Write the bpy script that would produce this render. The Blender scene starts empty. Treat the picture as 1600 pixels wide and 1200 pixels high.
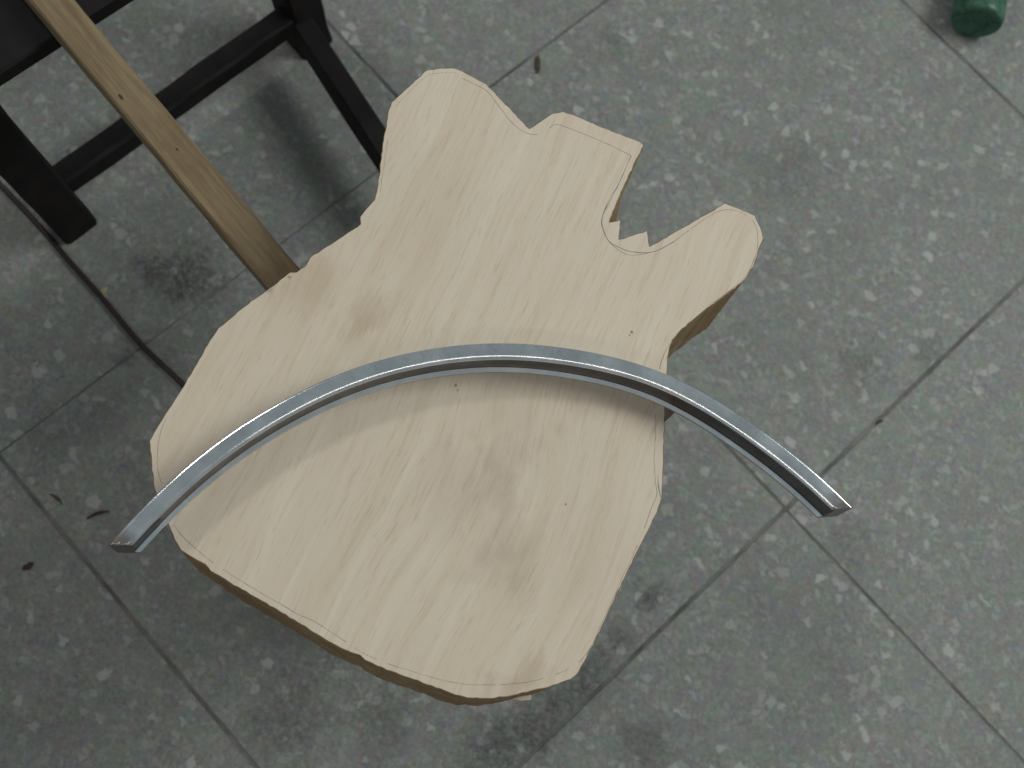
import bpy, bmesh, math, random
from mathutils import Vector, Matrix, noise

random.seed(7)
SC = bpy.context.scene
COL = SC.collection

# ------------------------------------------------------------------ camera
# solved from the joints of the half-metre floor tiles
TILE = 0.5
FPX, PITCH, ROLL, TH = 1900.0, 0.319059, 0.370605, 1.091680
CAM_H = 1.074656
OX, OY = -0.368182 * CAM_H, 0.115977 * CAM_H
cp, sp, cr, sr = math.cos(PITCH), math.sin(PITCH), math.cos(ROLL), math.sin(ROLL)
FW = Vector((0, sp, -cp)); u0 = Vector((0, cp, sp)); r0 = Vector((1, 0, 0))
RT = cr * r0 + sr * u0
UP = -sr * r0 + cr * u0
CAM = Vector((0, 0, CAM_H))

cam_data = bpy.data.cameras.new('camera')
cam_data.sensor_width = 36.0
cam_data.lens = 36.0 * FPX / 1600.0
cam_data.clip_start = 0.01
cam_data.clip_end = 100
cam_data.dof.use_dof = True
cam_data.dof.focus_distance = 0.76
cam_data.dof.aperture_fstop = 9.0
cam = bpy.data.objects.new('camera', cam_data)
COL.objects.link(cam)
m = Matrix((RT, UP, -FW)).transposed().to_4x4()
m.translation = CAM
cam.matrix_world = m
SC.camera = cam

# ------------------------------------------------------------------ light
world = bpy.data.worlds.new('World')
SC.world = world
world.use_nodes = True
bg = world.node_tree.nodes['Background']
bg.inputs['Color'].default_value = (0.86, 0.97, 1.0, 1)
bg.inputs['Strength'].default_value = 0.27


def tube_lamp(name, loc, target, size, power, color):
    d = bpy.data.lights.new(name, 'AREA')
    d.shape = 'RECTANGLE'
    d.size, d.size_y = size
    d.energy = power
    d.color = color
    o = bpy.data.objects.new(name, d)
    COL.objects.link(o)
    o.location = loc
    o.rotation_euler = (Vector(target) - Vector(loc)).to_track_quat('-Z', 'Y').to_euler()
    return o


tube_lamp('ceiling_tube_lamp', (-1.55, 1.15, 2.5), (0, 0.2, 0), (0.5, 0.25), 9.5, (1.0, 0.98, 0.93))
tube_lamp('ceiling_tube_lamp', (1.75, 1.45, 2.35), (0.3, 0.3, 0), (1.3, 0.9), 42, (0.94, 1.0, 0.975))
tube_lamp('ceiling_tube_lamp', (0.45, -1.4, 2.7), (0, 0.2, 0), (3.2, 0.08), 5.5, (1.0, 0.90, 0.80))

SC.view_settings.view_transform = 'Standard'
SC.view_settings.look = 'None'
SC.view_settings.gamma = 1
SC.view_settings.exposure = 0
SC.view_settings.use_curve_mapping = False


# ------------------------------------------------------------------ helpers
def un(px, py, z):
    """point at height z that the photograph shows at a pixel"""
    d = FW + RT * ((px - 800) / FPX) - UP * ((py - 600) / FPX)
    return CAM + d * ((z - CAM_H) / d.z)


A1 = Vector((math.cos(TH), math.sin(TH), 0))       # along one joint direction
A2 = Vector((math.sin(TH), -math.cos(TH), 0))      # along the other


def W(u, v, z):
    return A1 * u + A2 * v + Vector((0, 0, z))


def link(name, bm, mat, parent=None, loc=(0, 0, 0), rotz=0.0, smooth=False):
    me = bpy.data.meshes.new(name)
    bmesh.ops.recalc_face_normals(bm, faces=bm.faces[:])
    bm.to_mesh(me)
    bm.free()
    for mm in (mat if isinstance(mat, (list, tuple)) else [mat]):
        me.materials.append(mm)
    if smooth:
        for p in me.polygons:
            p.use_smooth = True
    o = bpy.data.objects.new(name, me)
    COL.objects.link(o)
    o.location = loc
    o.rotation_euler = (0, 0, rotz)
    if parent:
        o.parent = parent
    return o


def tag(o, label=None, cat=None, group=None, kind=None):
    if label: o['label'] = label
    if cat: o['category'] = cat
    if group: o['group'] = group
    if kind: o['kind'] = kind
    return o


def empty(name, loc):
    o = bpy.data.objects.new(name, None)
    o.empty_display_size = 0.05
    COL.objects.link(o)
    o.location = loc
    return o


def beam(bm, a, b, w, h, side, bev=0.0015, wear=0.0012, seg=10):
    """worn bar from a to b; w across the 'side' direction, h across the other"""
    a, b = Vector(a), Vector(b)
    t = (b - a).normalized()
    s = Vector(side); s = (s - t * s.dot(t)).normalized()
    n = t.cross(s)
    c = bev
    prof = [(-w/2 + c, -h/2), (w/2 - c, -h/2), (w/2, -h/2 + c), (w/2, h/2 - c),
            (w/2 - c, h/2), (-w/2 + c, h/2), (-w/2, h/2 - c), (-w/2, -h/2 + c)]
    rings = []
    for i in range(seg + 1):
        k = i / seg
        p = a.lerp(b, k)
        ring = []
        for j, (x, y) in enumerate(prof):
            q = p + s * x + n * y
            q = q + noise.noise_vector(q * 35 + Vector((j // 2 * 3.1, 0, 0))) * wear
            ring.append(bm.verts.new(q))
        rings.append(ring)
    for i in range(seg):
        for j in range(8):
            bm.faces.new((rings[i][j], rings[i][(j+1) % 8], rings[i+1][(j+1) % 8], rings[i+1][j]))
    bm.faces.new(rings[0][::-1]); bm.faces.new(rings[-1])


# ------------------------------------------------------------------ node helpers
class NT:
    def __init__(self, name):
        self.m = bpy.data.materials.new(name)
        self.m.use_nodes = True
        self.t = self.m.node_tree
        self.b = self.t.nodes['Principled BSDF']

    def n(self, typ, **kw):
        nd = self.t.nodes.new(typ)
        for k, v in kw.items():
            setattr(nd, k, v)
        return nd

    def l(self, a, b):
        self.t.links.new(a, b)

    def val(self, sock, v):
        if hasattr(v, 'is_output'):
            self.l(v, sock)
        else:
            sock.default_value = v

    def math(self, op, a, b=0.5, clamp=False):
        nd = self.n('ShaderNodeMath', operation=op, use_clamp=clamp)
        self.val(nd.inputs[0], a); self.val(nd.inputs[1], b)
        return nd.outputs[0]

    def vmath(self, op, a, b=(0, 0, 0)):
        nd = self.n('ShaderNodeVectorMath', operation=op)
        self.val(nd.inputs[0], a); self.val(nd.inputs[1], b)
        return nd.outputs['Value'] if op in ('DISTANCE', 'LENGTH', 'DOT_PRODUCT') else nd.outputs[0]

    def noise(self, vec, scale, detail=3, rough=0.55, dist=0.0):
        nd = self.n('ShaderNodeTexNoise')
        self.val(nd.inputs['Vector'], vec)
        nd.inputs['Scale'].default_value = scale
        nd.inputs['Detail'].default_value = detail
        nd.inputs['Roughness'].default_value = rough
        nd.inputs['Distortion'].default_value = dist
        return nd

    def ramp(self, fac, lo, hi, a=0.0, b=1.0, smooth=True):
        nd = self.n('ShaderNodeMapRange')
        nd.interpolation_type = 'SMOOTHSTEP' if smooth else 'LINEAR'
        self.val(nd.inputs['Value'], fac)
        nd.inputs['From Min'].default_value = lo; nd.inputs['From Max'].default_value = hi
        nd.inputs['To Min'].default_value = a; nd.inputs['To Max'].default_value = b
        return nd.outputs[0]

    def mix(self, fac, a, b, blend='MIX'):
        nd = self.n('ShaderNodeMix', data_type='RGBA', blend_type=blend)
        nd.clamp_factor = True
        self.val(nd.inputs['Factor'], fac)
        for s, v in ((nd.inputs[6], a), (nd.inputs[7], b)):
            if hasattr(v, 'is_output'): self.l(v, s)
            else: s.default_value = (*v, 1)
        return nd.outputs[2]

    def bump(self, h, strength=0.3, dist=0.001):
        nd = self.n('ShaderNodeBump')
        nd.inputs['Strength'].default_value = strength
        nd.inputs['Distance'].default_value = dist
        self.l(h, nd.inputs['Height'])
        self.l(nd.outputs[0], self.b.inputs['Normal'])

    def spot(self, pos, centre, r, warp, soft=0.6):
        """blotch mask round a point"""
        d = self.vmath('DISTANCE', pos, tuple(centre))
        d = self.math('ADD', d, warp)
        return self.ramp(d, r * (1 - soft), r * (1 + soft), 1, 0)

    def set(self, color=None, rough=None, **kw):
        if color is not None:
            self.val(self.b.inputs['Base Color'], color if hasattr(color, 'is_output') else (*color, 1))
        if rough is not None:
            self.val(self.b.inputs['Roughness'], rough)
        for k, v in kw.items():
            self.val(self.b.inputs[k], v)
        return self.m


def terrazzo():
    k = NT('terrazzo')
    geo = k.n('ShaderNodeNewGeometry').outputs['Position']
    info = k.n('ShaderNodeObjectInfo').outputs['Random']
    off = k.n('ShaderNodeCombineXYZ')
    k.l(k.math('MULTIPLY', info, 37.0), off.inputs[0]); k.l(k.math('MULTIPLY', info, 91.0), off.inputs[1])
    flat = k.vmath('MULTIPLY', geo, (1, 1, 0))
    pos = k.vmath('ADD', flat, off.outputs[0])
    # cement with fine mottling
    n1 = k.noise(pos, 260, 4, 0.7).outputs['Fac']
    n2 = k.noise(pos, 38, 4, 0.6).outputs['Fac']
    n3 = k.noise(flat, 6.5, 4, 0.6).outputs['Fac']
    col = k.mix(k.ramp(n1, 0.3, 0.7), (0.150, 0.156, 0.144), (0.232, 0.236, 0.217))
    col = k.mix(k.ramp(n2, 0.35, 0.7, 0, 0.5), col, (0.250, 0.254, 0.236))
    nc = k.noise(pos, 75, 3, 0.6).outputs['Color']
    col = k.mix(0.30, col, nc, 'OVERLAY')
    nc2 = k.noise(pos, 210, 3, 0.7).outputs['Color']
    col = k.mix(0.30, col, nc2, 'OVERLAY')
    # stone chips: crisp irregular cells, a random share of them pale
    wv = k.vmath('SUBTRACT', k.noise(pos, 180, 2).outputs['Color'], (0.5, 0.5, 0.5))
    wp = k.vmath('ADD', pos, k.vmath('MULTIPLY', wv, (0.007, 0.007, 0)))
    hts = None
    for scale, share, edge, c0, c1, amt in ((430, 0.50, 0.06, (0.13, 0.14, 0.135), (0.33, 0.335, 0.315), 0.30),
                                            (235, 0.36, 0.08, (0.20, 0.205, 0.195), (0.40, 0.41, 0.395), 0.30),
                                            (140, 0.17, 0.12, (0.27, 0.275, 0.26), (0.47, 0.475, 0.46), 0.36),
                                            (92, 0.06, 0.17, (0.38, 0.385, 0.36), (0.56, 0.565, 0.55), 0.48)):
        v1 = k.n('ShaderNodeTexVoronoi', feature='F1', voronoi_dimensions='2D')
        v2 = k.n('ShaderNodeTexVoronoi', feature='DISTANCE_TO_EDGE', voronoi_dimensions='2D')
        for v in (v1, v2):
            k.l(wp, v.inputs['Vector']); v.inputs['Scale'].default_value = scale
            v.inputs['Randomness'].default_value = 1.0
        sep = k.n('ShaderNodeSeparateColor'); k.l(v1.outputs['Color'], sep.inputs[0])
        pick = k.math('LESS_THAN', sep.outputs[0], share)
        body = k.ramp(v2.outputs['Distance'], edge * 0.4, edge * 1.6)
        msk = k.math('MULTIPLY', k.math('MULTIPLY', pick, body), amt)
        cc = k.mix(sep.outputs[1], c0, c1)
        cc = k.mix(k.math('MULTIPLY', sep.outputs[2], 0.3), cc, (0.42, 0.37, 0.31))
        col = k.mix(msk, col, cc)
    # wear and dirt; some soft spots paint in shade round stool and block
    col = k.mix(k.ramp(n3, 0.42, 0.72, 0, 0.28), col, (0.120, 0.120, 0.108))
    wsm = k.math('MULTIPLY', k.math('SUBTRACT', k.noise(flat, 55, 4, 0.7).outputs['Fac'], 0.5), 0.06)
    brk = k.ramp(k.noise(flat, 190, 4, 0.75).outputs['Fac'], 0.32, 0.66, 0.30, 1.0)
    stains_and_shade = [((1016, 925), .011, .55), ((1028, 940), .007, .4), ((1004, 940), .007, .4), ((1008, 1165), .022, .55), ((440, 1135), .032, .6),
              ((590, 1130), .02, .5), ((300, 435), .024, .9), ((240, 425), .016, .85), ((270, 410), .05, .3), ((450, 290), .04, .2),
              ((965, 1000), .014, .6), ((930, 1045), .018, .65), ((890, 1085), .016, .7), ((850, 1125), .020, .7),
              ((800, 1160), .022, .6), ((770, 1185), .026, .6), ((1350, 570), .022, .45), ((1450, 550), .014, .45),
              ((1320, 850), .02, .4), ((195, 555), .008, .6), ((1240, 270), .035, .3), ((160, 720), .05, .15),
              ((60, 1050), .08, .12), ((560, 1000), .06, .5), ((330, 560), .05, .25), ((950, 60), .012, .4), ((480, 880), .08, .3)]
    for (px, py), r, a in stains_and_shade:
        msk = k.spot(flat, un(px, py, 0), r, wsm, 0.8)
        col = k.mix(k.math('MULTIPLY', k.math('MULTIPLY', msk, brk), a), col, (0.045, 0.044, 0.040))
    k.bump(k.math('ADD', n1, k.math('MULTIPLY', n2, 0.5)), 0.12, 0.0006)
    return k.set(col, k.ramp(n2, 0.2, 0.8, 0.55, 0.75), **{'Specular IOR Level': 0.3})


def flat_noise_mat(name, c0, c1, scale, rough, bump=0.2, stretch=(1, 1, 1), metallic=0.0, spec=0.5):
    k = NT(name)
    tc = k.n('ShaderNodeTexCoord').outputs['Object']
    p = k.vmath('MULTIPLY', tc, stretch)
    n1 = k.noise(p, scale, 5, 0.65).outputs['Fac']
    k.bump(n1, bump, 0.0008)
    return k.set(k.mix(k.ramp(n1, 0.3, 0.7), c0, c1), rough, Metallic=metallic, **{'Specular IOR Level': spec})


ZB, ZT = 0.288, 0.375         # underside and top of the wooden block
GRAIN = math.radians(88)      # grain direction on the block's top
BLOCK_AT = un(760, 640, ZB)
BLOCK_ROT = GRAIN


def to_block(p):
    q = Matrix.Rotation(-BLOCK_ROT, 3, 'Z') @ (Vector(p) - BLOCK_AT)
    return q


def block_wood(name, side=False):
    k = NT(name)
    tc = k.n('ShaderNodeTexCoord').outputs['Object']
    low = k.noise(k.vmath('MULTIPLY', tc, (0.45, 1, 1)), 7, 2, 0.5).outputs['Fac']
    low2 = k.noise(tc, 16, 2, 0.5).outputs['Fac']
    # grain lines bend round the knot-like figure near the middle
    fig = k.spot(tc, to_block(un(800, 800, ZT)), 0.055, 0.0, 0.95)
    sx = k.n('ShaderNodeSeparateXYZ'); k.l(tc, sx.inputs[0])
    bend = k.math('ADD', k.math('MULTIPLY', low, 0.022), k.math('MULTIPLY', low2, 0.006))
    bend = k.math('ADD', bend, k.math('MULTIPLY', fig, 0.012))
    cy = k.math('ADD', sx.outputs[1], bend)
    cx = k.n('ShaderNodeCombineXYZ')
    k.l(k.math('MULTIPLY', sx.outputs[0], 0.045), cx.inputs[0]); k.l(cy, cx.inputs[1])
    k.l(k.math('MULTIPLY', sx.outputs[2], 1.0 if side else 0.3), cx.inputs[2])
    g1 = k.noise(cx.outputs[0], 75, 3, 0.6).outputs['Fac']
    g2 = k.noise(cx.outputs[0], 330, 3, 0.65).outputs['Fac']
    cx2 = k.vmath('MULTIPLY', cx.outputs[0], (1.5, 1, 1))
    pores = k.noise(cx2, 900, 2, 0.6).outputs['Fac']
    big = k.noise(tc, 9, 3, 0.55).outputs['Fac']
    mot = k.noise(k.vmath('MULTIPLY', tc, (0.35, 1, 1)), 34, 4, 0.65).outputs['Fac']
    if side:
        col = k.mix(k.ramp(g1, 0.3, 0.7), (0.25, 0.165, 0.085), (0.36, 0.255, 0.145))  # sawn brown, darkened further to put the sides' shade into the colour
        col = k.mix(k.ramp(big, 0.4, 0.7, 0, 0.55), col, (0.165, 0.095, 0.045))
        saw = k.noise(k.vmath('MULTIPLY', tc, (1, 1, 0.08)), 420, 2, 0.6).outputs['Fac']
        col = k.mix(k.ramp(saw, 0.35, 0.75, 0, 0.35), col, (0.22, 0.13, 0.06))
        k.bump(saw, 0.6, 0.001)
        return k.set(col, 0.8, **{'Specular IOR Level': 0.2})
    col = k.mix(k.ramp(g1, 0.25, 0.75), (0.640, 0.530, 0.410), (0.700, 0.600, 0.485))
    col = k.mix(k.ramp(g2, 0.48, 0.74, 0, 0.42), col, (0.54, 0.42, 0.305))
    col = k.mix(k.ramp(pores, 0.54, 0.74, 0, 0.46), col, (0.47, 0.35, 0.24))
    col = k.mix(k.ramp(big, 0.42, 0.72, 0, 0.18), col, (0.60, 0.475, 0.37))
    col = k.mix(k.ramp(mot, 0.45, 0.75, 0, 0.20), col, (0.555, 0.44, 0.325))
    wsm = k.math('MULTIPLY', k.math('SUBTRACT', k.noise(k.vmath('MULTIPLY', tc, (0.6, 1.3, 1)), 48, 4, 0.65).outputs['Fac'], 0.5), 0.05)
    for (px, py), r, a, c in (((775, 725), .016, .18, (0.36, 0.27, 0.21)), ((800, 640), .020, .14, (0.40, 0.31, 0.23)), ((770, 830), .020, .15, (0.40, 0.29, 0.21)),
                              ((800, 885), .018, .18, (0.38, 0.28, 0.2)), ((700, 760), .022, .18, (0.40, 0.31, 0.24)), ((905, 860), .03, .16, (0.45, 0.34, 0.25)),
                              ((470, 440), .018, .40, (0.42, 0.31, 0.19)), ((585, 490), .012, .34, (0.40, 0.3, 0.19)),
                              ((560, 520), .010, .28, (0.40, 0.3, 0.19)), ((790, 1074), .009, .36, (0.34, 0.22, 0.15)), ((822, 1054), .010, .30, (0.34, 0.22, 0.15)),
                              ((650, 330), .04, .12, (0.45, 0.36, 0.24)), ((880, 700), .03, .10, (0.45, 0.36, 0.26))):
        col = k.mix(k.math('MULTIPLY', k.spot(tc, to_block(un(px, py, ZT)), r, wsm, 0.85), a), col, c)
    swt = k.math('MULTIPLY', wsm, 0.35)
    for px, py in ((738, 680), (752, 703), (768, 726), (783, 755), (790, 790), (786, 830), (794, 868), (806, 905),
                   (872, 668), (848, 697), (822, 720), (800, 745), (905, 640), (745, 860), (722, 900)):
        col = k.mix(k.math('MULTIPLY', k.spot(tc, to_block(un(px, py, ZT)), .0055, swt, 0.8), 0.15), col, (0.36, 0.255, 0.175))
    tiny = k.math('MULTIPLY', wsm, 0.03)
    for (px, py), r, a in (((987, 519), .0009, .75), ((984, 524), .0006, .6), ((712, 602), .0010, .7), ((715, 610), .0008, .6),
                           ((884, 788), .0007, .65), ((452, 433), .0012, .5), ((420, 452), .0022, .4)):
        col = k.mix(k.math('MULTIPLY', k.spot(tc, to_block(un(px, py, ZT)), r, tiny, 0.6), a), col, (0.13, 0.09, 0.06))
    k.bump(k.math('ADD', g2, pores), 0.10, 0.0004)
    return k.set(col, 0.62, **{'Specular IOR Level': 0.28})


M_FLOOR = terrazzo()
M_GROUT = flat_noise_mat('grout', (0.070, 0.067, 0.064), (0.19, 0.185, 0.17), 22, 0.9)
M_TOP = block_wood('pale_block_wood')
M_SIDE = block_wood('sawn_block_wood', True)
M_DARK = flat_noise_mat('dark_stained_wood', (0.0028, 0.0022, 0.0026), (0.0105, 0.0068, 0.0065), 32, 0.66, 0.3, (1, 1, 1), 0, 0.25)
M_BROWN = flat_noise_mat('worn_brown_wood', (0.035, 0.020, 0.014), (0.085, 0.052, 0.036), 45, 0.6, 0.3, (1, 1, 1), 0, 0.3)
M_CABLE = flat_noise_mat('cable_rubber', (0.014, 0.006, 0.006), (0.030, 0.012, 0.012), 200, 0.55, 0.1)
M_GRAPH = flat_noise_mat('graphite', (0.19, 0.18, 0.175), (0.33, 0.30, 0.27), 300, 0.7, 0.0)
M_GRAPH2 = flat_noise_mat('graphite_heavy', (0.13, 0.135, 0.15), (0.24, 0.235, 0.235), 300, 0.6, 0.0)


def batten_wood():
    k = NT('old_batten_wood')
    tc = k.n('ShaderNodeTexCoord').outputs['Object']
    p = k.vmath('MULTIPLY', tc, (0.07, 1, 1))
    g = k.noise(p, 260, 4, 0.65, 0.4).outputs['Fac']
    b = k.noise(tc, 22, 4, 0.6).outputs['Fac']
    c = k.mix(k.ramp(g, 0.3, 0.72), (0.185, 0.130, 0.074), (0.275, 0.205, 0.120))
    c = k.mix(k.ramp(b, 0.45, 0.75, 0, 0.55), c, (0.155, 0.105, 0.052))
    k.bump(g, 0.3, 0.0008)
    return k.set(c, 0.7, **{'Specular IOR Level': 0.25})


def steel():
    k = NT('chromed_steel')
    tc = k.n('ShaderNodeTexCoord').outputs['Object']
    n1 = k.noise(tc, 900, 3, 0.7).outputs['Fac']
    n2 = k.noise(tc, 40, 4, 0.6).outputs['Fac']
    c = k.mix(k.ramp(n2, 0.3, 0.75), (0.66, 0.69, 0.72), (0.86, 0.885, 0.90))
    c = k.mix(k.ramp(n1, 0.45, 0.75, 0, 0.2), c, (0.42, 0.45, 0.48))
    # heat-tinted, rusty cut ends
    geo = k.n('ShaderNodeNewGeometry').outputs['Position']
    wsm = k.math('MULTIPLY', k.math('SUBTRACT', k.noise(geo, 150, 3, 0.7).outputs['Fac'], 0.5), 0.012)
    for px, py in ((182, 852), (1320, 795)):
        c = k.mix(k.math('MULTIPLY', k.spot(geo, un(px, py, ZT + .027), 0.0085, wsm, 0.6), 0.7), c, (0.26, 0.17, 0.13))
    scr = k.noise(k.vmath('MULTIPLY', tc, (1, 1, 6)), 320, 2, 0.5).outputs['Fac']
    c = k.mix(k.ramp(scr, 0.60, 0.72, 0, 0.25), c, (0.40, 0.43, 0.46))
    return k.set(c, k.ramp(n2, 0.25, 0.8, 0.11, 0.19), Metallic=1.0)


M_SHAV = flat_noise_mat('dry_shaving', (0.26, 0.22, 0.13), (0.42, 0.37, 0.24), 200, 0.8, 0.1)
M_TWIG = flat_noise_mat('dark_bark', (0.025, 0.013, 0.010), (0.06, 0.03, 0.022), 200, 0.8, 0.3)
M_SEED = flat_noise_mat('brown_husk', (0.035, 0.028, 0.012), (0.085, 0.065, 0.028), 200, 0.75, 0.3)
M_BATTEN = batten_wood()
M_STEEL = steel()
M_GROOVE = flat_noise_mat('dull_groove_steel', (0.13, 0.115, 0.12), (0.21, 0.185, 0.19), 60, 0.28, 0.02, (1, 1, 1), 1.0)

# ------------------------------------------------------------------ floor: grout bed and tiles
bm = bmesh.new()
bmesh.ops.create_grid(bm, x_segments=1, y_segments=1, size=6)
floor = tag(link('floor', bm, M_GROUT, loc=(0, 0, -0.0010)), kind='structure')

bm = bmesh.new()
g, c, h = 0.0013, 0.0010, 0.02
vs = []
for zz, ins in ((-h, 0), (-c, 0), (0, c)):
    e = TILE / 2 - g - ins
    ring = []
    for i, (x, y) in enumerate(((-e, -e), (e, -e), (e, e), (-e, e))):
        nx, ny = ((-e, -e), (e, -e), (e, e), (-e, e))[(i + 1) % 4]
        for s in range(24):
            t = s / 24
            qx, qy = x + (nx - x) * t, y + (ny - y) * t
            w = noise.noise(Vector((qx * 60, qy * 60, 3.0))) * 0.0005
            L = max(abs(qx), abs(qy))
            ring.append(bm.verts.new((qx * (1 + w / L), qy * (1 + w / L), zz)))
    vs.append(ring)
N = len(vs[0])
for a, b in ((vs[0], vs[1]), (vs[1], vs[2])):
    for i in range(N):
        bm.faces.new((a[i], a[(i + 1) % N], b[(i + 1) % N], b[i]))
bm.faces.new(vs[2])
first = None
for i in range(-4, 7):
    for j in range(-5, 6):
        X, Y = i + 0.5, j + 0.5
        x = TILE * (X * math.cos(TH) - Y * math.sin(TH)) + OX
        y = TILE * (X * math.sin(TH) + Y * math.cos(TH)) + OY
        if first is None:
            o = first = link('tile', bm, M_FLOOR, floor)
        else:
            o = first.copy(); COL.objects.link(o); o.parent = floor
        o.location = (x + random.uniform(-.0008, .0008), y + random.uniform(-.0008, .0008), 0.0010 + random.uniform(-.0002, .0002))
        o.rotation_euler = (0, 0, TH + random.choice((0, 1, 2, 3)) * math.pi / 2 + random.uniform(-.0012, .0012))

# ------------------------------------------------------------------ dark stool frame
stool = tag(empty('wooden_stool', W(.24, -.29, 0)),
            'low dark stool frame with an open seat, standing under the pale wooden block', 'stool')
inv = Matrix.Translation(-Vector(stool.location))


def stool_part(name, fn, mat):
    b = bmesh.new(); fn(b)
    b.transform(inv)
    return link(name, b, mat, stool)


LEG = 0.036
F1, F2 = un(112, 345, 0), un(482, 62, 0)
F1, F2 = (F1.dot(A1), F1.dot(A2)), (F2.dot(A1), F2.dot(A2))
for (uf, vf), (ut, vt) in ((F1, (.080, -.558)), (F2, (.378, -.585)), ((.292, -.060), (.282, -.064)), ((.135, -.075), (.125, -.072))):
    stool_part('leg', lambda b: beam(b, W(uf, vf, 0), W(ut, vt, .2545), LEG, LEG, A1, .003, .0015), M_DARK)
stool_part('end_board', lambda b: beam(b, W(-.02, -.600, .2615), W(.44, -.600, .2615), .130, .017, A2, .002, .001), M_DARK)
stool_part('end_board', lambda b: beam(b, W(.085, -.078, .271), W(.311, -.078, .271), .090, .034, A2, .0012, .0006), M_BROWN)
stool_part('stretcher', lambda b: beam(b, W(.110, -.556, .055), W(.385, -.562, .055), .022, .026, A2, .003), M_DARK)
stool_part('stretcher', lambda b: beam(b, W(.381, -.540, .060), W(.300, -.062, .060), .020, .032, A1, .002), M_DARK)
stool_part('cross_rail', lambda b: beam(b, W(.10, -.115, .2615), W(.30, -.115, .2615), .03, .0165, A2, .002), M_DARK)

# ------------------------------------------------------------------ pale batten bridging the stool
a, b2 = W(.1795, -.80, .2789), W(.1565, -.118, .2789)
ax = (b2 - a); ang = math.atan2(ax.y, ax.x); L = ax.length
bm = bmesh.new()
beam(bm, (0, 0, 0), (L, 0, 0), .0255, .0184, (0, 1, 0), .0014, .0007, 40)
bt = link('wooden_batten', bm, M_BATTEN, loc=a, rotz=ang)
tag(bt, 'narrow yellowish wooden batten lying across the dark stool and under the pale block', 'batten')
for (px, py), r in (((189, 151), .0017), ((277, 233), .0009)):
    q = Matrix.Rotation(-ang, 3, 'Z') @ (un(px, py, .2885) - a)
    bm = bmesh.new()
    bm.faces.new([bm.verts.new((q.x + r * 1.6 * math.cos(t), q.y + r * .45 * math.sin(t), .0097)) for t in [i * math.pi / 5 for i in range(10)]])
    link('nail_hole', bm, M_TWIG, bt)

# ------------------------------------------------------------------ the sawn block
OUT = [(611,160),(644,130),(665,110),(683,107),(709,106),(723,111),(760,131),(794,166),(827,201),(845,189),(863,177),(880,174),(893,178),
       (945,200),(1000,221),(1006,227),(997,245),(978,285),(967,310),(952,347),(970,344),(967,374),(989,367),(1011,360),(1015,385),
       (1069,354),(1104,334),(1132,317),(1156,326),(1180,337),(1189,356),(1193,372),(1186,389),(1179,412),(1168,432),(1158,443),
       (1100,486),(1066,514),(1051,531),(1046,545),(1043,560),(1042,600),(1039,640),(1038,690),(1036,740),(1034,778),(1027,801),
       (990,874),(955,948),(934,993),(913,1035),(901,1055),(892,1062),(850,1076),(830,1080),(794,1089),(765,1092),(730,1091),(710,1086),
       (695,1080),(610,1049),(570,1032),(562,1024),(551,1021),(532,1013),(440,958),(372,918),(329,893),(320,882),(308,876),(293,867),(282,860),
       (272,843),(262,818),(248,784),(240,760),(236,720),(233,689),(240,676),(274,622),(290,597),(327,532),(341,512),(355,501),(381,479),
       (427,446),(453,425),(463,425),(476,416),(484,402),(520,379),(563,350),(562,339),(571,327),(585,312),(590,287),(597,230),(605,181)]
top = [to_block(un(x, y, ZT)) for x, y in OUT]
dense = []
for i, p in enumerate(top):
    q = top[(i + 1) % len(top)]
    n = max(1, int((q - p).length / 0.0025))
    nrm = Vector(((q - p).y, -(q - p).x, 0)).normalized()
    for s in range(n):
        w = p.lerp(q, s / n)
        amp = 0.0006 if 0 < s < n else 0.0
        dense.append(w + nrm * noise.noise(w * 420) * amp)
T = ZT - ZB
n = len(dense)
FL = to_block(un(968, 312, ZT)); FL.z = 0          # where the blade wandered outwards
bm = bmesh.new()
rings = []
for zz, ins, rough in ((T, 0.0005, 0), (T - 0.0005, 0, 0), (T * 0.66, 0, .0006), (T * 0.33, -0.0002, .0008), (0.0008, -0.0002, .0008), (0, .0008, 0)):
    ring = []
    for i, p in enumerate(dense):
        tng = (dense[(i + 1) % n] - dense[i - 1]).normalized()
        nr = Vector((tng.y, -tng.x, 0))                    # outline runs clockwise in the picture
        off = -ins + noise.noise(Vector((p.x * 120, p.y * 120, zz * 40))) * rough
        fl = 0.0115 * (1 - zz / T) * math.exp(-((Vector((p.x, p.y, 0)) - FL).length / 0.016) ** 2)
        q = p - nr * off + (to_block(un(978, 318, ZT)) - to_block(un(968, 312, ZT))).normalized() * fl
        ring.append(bm.verts.new((q.x, q.y, zz)))
    rings.append(ring)
topf = bm.faces.new(rings[0])
for a_, b_ in zip(rings[:-1], rings[1:]):
    for i in range(n):
        f = bm.faces.new((a_[i], a_[(i + 1) % n], b_[(i + 1) % n], b_[i]))
        f.material_index = 1
f = bm.faces.new(rings[-1][::-1]); f.material_index = 1
block = link('wooden_block', bm, [M_TOP, M_SIDE], loc=BLOCK_AT, rotz=BLOCK_ROT)
tag(block, 'thick pale wooden block sawn to a rough heart outline with three stubs', 'wood block')

# ragged lip the saw left on the lower edge
lip = [to_block(un(x, y, ZB + .012)) for x, y in ((786, 1080), (801, 1092), (815, 1094.5), (829, 1093.5), (830, 1088), (826, 1072))]
bm = bmesh.new()
lo = [bm.verts.new((p.x, p.y, .003)) for p in lip]; hi = [bm.verts.new((p.x, p.y, .013)) for p in lip]
bm.faces.new(hi); bm.faces.new(lo[::-1])
for i in range(len(lip)):
    j = (i + 1) % len(lip); bm.faces.new((lo[i], lo[j], hi[j], hi[i]))
link('saw_lip', bm, M_TOP, block)


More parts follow.
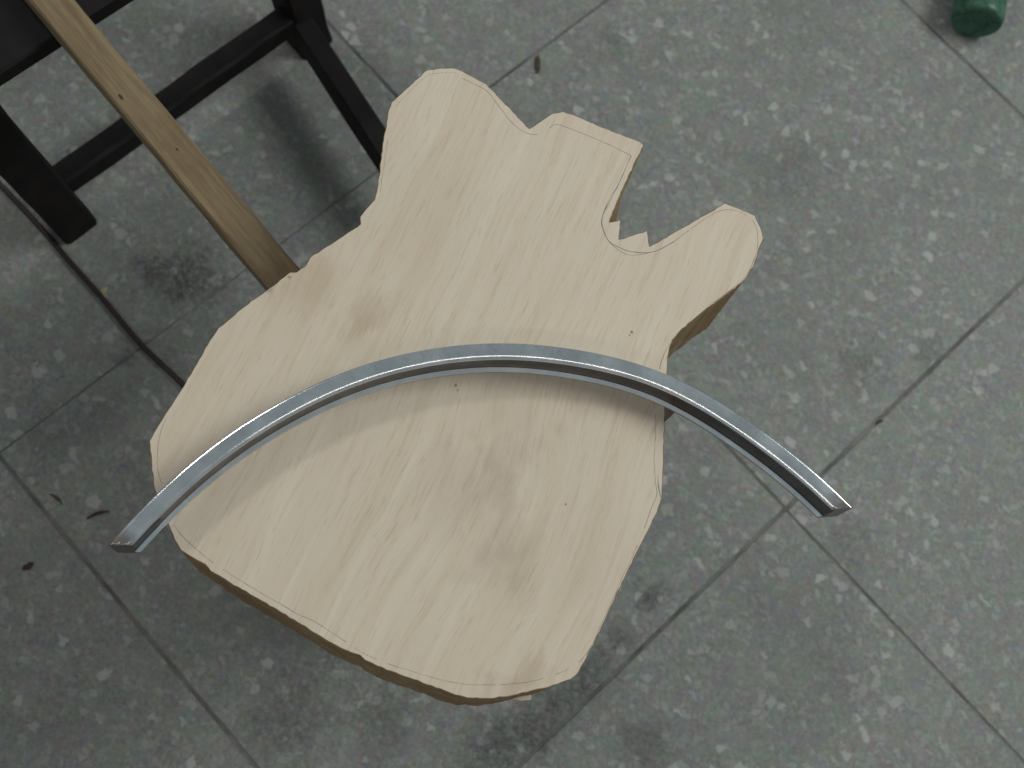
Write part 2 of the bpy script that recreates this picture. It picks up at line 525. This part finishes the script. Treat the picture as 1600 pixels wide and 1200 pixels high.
def catmull(pts, per=8):
    out = []
    for i in range(len(pts) - 1):
        p0, p1, p2, p3 = pts[max(i - 1, 0)], pts[i], pts[i + 1], pts[min(i + 2, len(pts) - 1)]
        for s in range(per):
            t = s / per
            out.append(0.5 * ((2 * p1) + (p2 - p0) * t + (2 * p0 - 5 * p1 + 4 * p2 - p3) * t * t + (3 * p1 - p0 - 3 * p2 + p3) * t ** 3))
    out.append(pts[-1])
    return out


def pencil(pix, w, mat=M_GRAPH, breaks=0.0):
    pts = catmull([to_block(un(x, y, ZT)) for x, y in pix], 10)
    b = bmesh.new()
    prev = None
    for i, p in enumerate(pts):
        t = (pts[min(i + 1, len(pts) - 1)] - pts[max(i - 1, 0)]).normalized()
        nr = Vector((-t.y, t.x, 0))
        ww = 2.0 * w * (0.75 + 0.6 * noise.noise(p * 160 + Vector((9, 0, 0))))
        p = p + nr * noise.noise(p * 90) * .0004
        z0, z1 = T - 0.0003, T + 0.00012
        cur = [b.verts.new((p.x + nr.x * ww / 2, p.y + nr.y * ww / 2, z0)), b.verts.new((p.x, p.y, z1)),
               b.verts.new((p.x - nr.x * ww / 2, p.y - nr.y * ww / 2, z0))]
        if prev and noise.noise(p * 75 + Vector((0, 0, 5))) > -0.5 + breaks:
            b.faces.new((prev[0], prev[1], cur[1], cur[0])); b.faces.new((prev[1], prev[2], cur[2], cur[1]))
        prev = cur
    for v in [v for v in b.verts if not v.link_faces]:
        b.verts.remove(v)
    return link('pencil_line', b, mat, block)


pencil([(986,243),(978,262),(966,290),(956,306),(946,326),(940,345),(943,362),(952,377),(964,385),(984,393),(1010,395),(1030,390),(1054,377)], .0011, M_GRAPH2)
pencil([(958,308),(944,332),(941,350),(948,371),(960,386),(980,398),(1000,398),(1018,394)], .0007)
pencil([(1054,377),(1076,360),(1102,342),(1126,329),(1150,329),(1170,339),(1181,354),(1184,376),(1181,398),(1170,424),(1158,439),(1132,460),(1105,479)], .0007)
pencil([(1050,534),(1041,546),(1035,560),(1030,577)], .0008)
pencil([(1023,622),(1024,650),(1024,680),(1022,720),(1024,750),(1026,772),(1018,792),(1007,826),(983,880),(957,937),(930,997),(913,1025),(892,1042),(850,1060),(794,1069),(727,1069),(675,1058),(640,1048),(567,1020),(504,979),(445,948),(368,902),(322,871),(284,836),(270,814)], .0006, M_GRAPH, .12)
pencil([(1028,742),(1029,760),(1032,777)], .0009, M_GRAPH2)
pencil([(252,757),(247,735),(246,715),(248,690),(252,672),(260,652)], .0007)
pencil([(722,122),(740,131),(756,139),(766,148),(776,161),(796,187),(812,202),(824,208),(838,210),(854,204),(870,194),(900,205),(940,221),(986,243)], .0007)
pencil([(607,215),(602,245),(597,278),(594,300)], .0005, M_GRAPH, .1)
pencil([(618,166),(645,138),(668,118),(690,114),(712,114)], .0004, M_GRAPH, .25)

# ------------------------------------------------------------------ curved steel channel lying on the block
RH = 0.027
ZR = ZT - 0.0002 + RH
pix = [(120,905),(168,850),(189,828),(214,802),(244,768),(296,721),(344,684),(392,651),(460,612),(520,583),(600,554),(680,538),(760,532),(820,533),(880,540),(948,552),
       (996,564),(1056,586),(1100,609),(1160,648),(1220,690),(1260,723),(1300,758),(1331,788),(1380,840)]
ctl = [un(x, y, ZR) for x, y in pix]
for _ in range(2):
    ctl = [ctl[0]] + [(ctl[i - 1] + 2 * ctl[i] + ctl[i + 1]) / 4 for i in range(1, len(ctl) - 1)] + [ctl[-1]]
path = catmull(ctl, 8)
# profile: r grows towards the concave side, z from the underside
PR = [(0.0007, 0), (0.0090, 0), (0.0100, .0004), (0.0105, .0012), (0.0104, .0020), (0.0098, .0027), (0.0083, .0032), (0.0079, .0038), (0.0078, .0060),
      (0.0077, .0100), (0.0077, .0140), (0.0077, .0185), (0.0078, .0220), (0.0080, .0236), (0.0092, .0240), (0.0100, .0244), (0.0101, .0250),
      (0.0097, .0255), (0.0074, .0268), (0.0068, .02695), (0.0062, RH), (0.0018, RH), (0.0011, RH), (0.0004, RH - .0004), (0, RH - .0013), (0, .0010)]
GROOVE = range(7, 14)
bm = bmesh.new()
rings = []
for i, p in enumerate(path):
    t = (path[min(i + 1, len(path) - 1)] - path[max(i - 1, 0)]).normalized()
    nr = Vector((t.y, -t.x, 0))                            # towards the concave side
    rings.append([bm.verts.new(Vector((p.x, p.y, ZT - 0.0002)) + nr * r + Vector((0, 0, z))) for r, z in PR])
K = len(PR)
for a_, b_ in zip(rings[:-1], rings[1:]):
    for j in range(K):
        f = bm.faces.new((a_[j], a_[(j + 1) % K], b_[(j + 1) % K], b_[j]))
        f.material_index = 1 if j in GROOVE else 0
for cap in (rings[0], rings[-1][::-1]):
    f = bm.faces.new(cap); f.material_index = 1
# both ends were cut along one straight chord
e0, e1 = un(167, 851, ZR), un(1333, 793, ZR)
for pco, d in ((e0, un(222, 852, ZR) - e0), (e1, e1 - un(1300, 796, ZR))):
    nrm = Vector((-d.y, d.x, 0)).normalized()              # towards the crown of the arc
    res = bmesh.ops.bisect_plane(bm, geom=bm.verts[:] + bm.edges[:] + bm.faces[:], plane_co=pco, plane_no=-nrm, clear_outer=True)
    ed = [g_ for g_ in res['geom_cut'] if isinstance(g_, bmesh.types.BMEdge)]
    caps = bmesh.ops.holes_fill(bm, edges=ed)['faces']
    for f in caps:
        f.material_index = 1
        f.tag = True
org = un(800, 560, ZT)
bm.transform(Matrix.Translation(-org))
rim = link('steel_channel', bm, [M_STEEL, M_GROOVE], loc=org, smooth=True)
for p in rim.data.polygons:
    if len(p.vertices) > 8: p.use_smooth = False
tag(rim, 'curved shiny steel channel strip lying across the pale wooden block', 'metal strip')

# ------------------------------------------------------------------ cable
bm = bmesh.new()
cps = [un(x, y, .0025) for x, y in ((-260, -10), (-120, 155), (-40, 246), (0, 288), (60, 352), (110, 410), (160, 466), (220, 538), (285, 600), (350, 670), (430, 740), (520, 790), (600, 800))]
cpath = catmull(cps, 8)
prev = None
for i, p in enumerate(cpath):
    t = (cpath[min(i + 1, len(cpath) - 1)] - cpath[max(i - 1, 0)]).normalized()
    s = Vector((-t.y, t.x, 0))
    cur = [bm.verts.new(p + s * .0025 * math.cos(k * math.pi / 4) + Vector((0, 0, .0025 * math.sin(k * math.pi / 4)))) for k in range(8)]
    if prev:
        for k in range(8):
            bm.faces.new((prev[k], prev[(k + 1) % 8], cur[(k + 1) % 8], cur[k]))
    else:
        bm.faces.new(cur)
    prev = cur
bm.faces.new(prev[::-1])
org = Vector((cps[5].x, cps[5].y, 0))
bm.transform(Matrix.Translation(-org))
tag(link('cable', bm, M_CABLE, loc=org, smooth=True), 'thin dark reddish cable running straight across the floor tiles beside the stool', 'cable')

# ------------------------------------------------------------------ green bottle lying on the floor
k = NT('green_glass')
tc = k.n('ShaderNodeTexCoord').outputs['Object']
nb = k.ramp(k.noise(tc, 75, 4, 0.7).outputs['Fac'], 0.35, 0.65)
M_GLASS = k.set(k.mix(nb, (0.020, 0.095, 0.055), (0.085, 0.21, 0.14)), 0.35, **{'Transmission Weight': 0.3, 'IOR': 1.45, 'Specular IOR Level': 0.4})
R0 = 0.0265
base = un(1526, 36, R0)
tip = un(1562, -160, R0)
d = tip - base; ang = math.atan2(d.y, d.x)
prof = [(0.012, .006), (0.018, .0015), (0.0235, 0), (0.0258, .0022), (R0, .006), (R0, .120), (.0255, .132), (.021, .146), (.0155, .160), (.0128, .180), (.0122, .215),
        (.0142, .217), (.0142, .227), (.0125, .229)]
bm = bmesh.new()
rings = [[bm.verts.new((x, r * math.cos(t * math.pi / 16), r * math.sin(t * math.pi / 16))) for t in range(32)] for r, x in prof]
for a_, b_ in zip(rings[:-1], rings[1:]):
    for j in range(32):
        bm.faces.new((a_[j], a_[(j + 1) % 32], b_[(j + 1) % 32], b_[j]))
bm.faces.new(rings[0][::-1]); bm.faces.new(rings[-1])
bot = empty('glass_bottle', (base.x, base.y, 0))
bot.rotation_euler = (0, 0, ang)
bm.transform(Matrix.Translation((0, 0, R0)))
tag(bot, 'dark green glass bottle lying on the floor tiles away from the stool', 'bottle')
link('bottle_body', bm, M_GLASS, bot, smooth=True)
bm = bmesh.new()
pl = [(R0 + .0003, .040), (R0 + .0005, .0405), (R0 + .0005, .0985), (R0 + .0003, .099)]
rings = [[bm.verts.new((x, r * math.cos(t * math.pi / 16), R0 + r * math.sin(t * math.pi / 16))) for t in range(3, 14)] for r, x in pl]
for a_, b_ in zip(rings[:-1], rings[1:]):
    for j in range(10):
        bm.faces.new((a_[j], a_[j + 1], b_[j + 1], b_[j]))
M_LABEL = flat_noise_mat('dull_green_paper', (0.012, 0.035, 0.022), (0.03, 0.07, 0.045), 80, 0.7, 0.1)
link('paper_wrap', bm, M_LABEL, bot, smooth=True)

# ------------------------------------------------------------------ litter on the tiles
def sliver(name, pa, pb, w, h, mat, label, cat, curl=0.0):
    A, B = un(*pa, 0), un(*pb, 0)
    mid = (A + B) / 2; dv = B - A; Ln = dv.length; an = math.atan2(dv.y, dv.x)
    b = bmesh.new(); rr = []
    for i in range(9):
        t = i / 8
        x = (t - .5) * Ln
        ww = w * (0.25 + math.sin(math.pi * min(max(t, .04), .96)) * .75) * (1 + .3 * noise.noise(Vector((t * 6, w * 900, 1))))
        y = curl * math.sin(math.pi * t) * w + noise.noise(Vector((t * 3, Ln * 300, 0))) * w * .4
        rr.append([b.verts.new((x, y + ww / 2 * math.cos(a), max(h * .5 + h / 2 * math.sin(a), 0))) for a in [q * math.pi / 3 for q in range(6)]])
    for a_, b_ in zip(rr[:-1], rr[1:]):
        for j in range(6):
            b.faces.new((a_[j], a_[(j + 1) % 6], b_[(j + 1) % 6], b_[j]))
    b.faces.new(rr[0]); b.faces.new(rr[-1][::-1])
    return tag(link(name, b, mat, loc=(mid.x, mid.y, 0), rotz=an), label, cat)


sliver('wood_shaving', (158, 462), (168, 449), .0055, .0016, M_SHAV, 'small pale wood shaving lying right beside the cable', 'shaving', .3)
sliver('twig', (136, 811), (171, 800), .0030, .0026, M_TWIG, 'short dark twig lying near one end of the steel channel', 'twig', .6)
sliver('seed_husk', (841, 88), (839, 115), .0058, .0035, M_SEED, 'dark olive husk on the tile beyond the block stubs', 'husk')
sliver('wood_crumb', (1369, 662), (1379, 657), .0028, .0014, M_TWIG, 'tiny dark crumb beside a tile joint near the steel channel', 'crumb')
sliver('wood_splinter', (78, 772), (97, 788), .0028, .0016, M_SEED, 'thin brown splinter on the tile beside a joint, near the twig', 'splinter', .5)
sliver('bark_flake', (36, 890), (52, 880), .0055, .0018, M_TWIG, 'small reddish brown bark flake lying alone on the tile', 'flake')
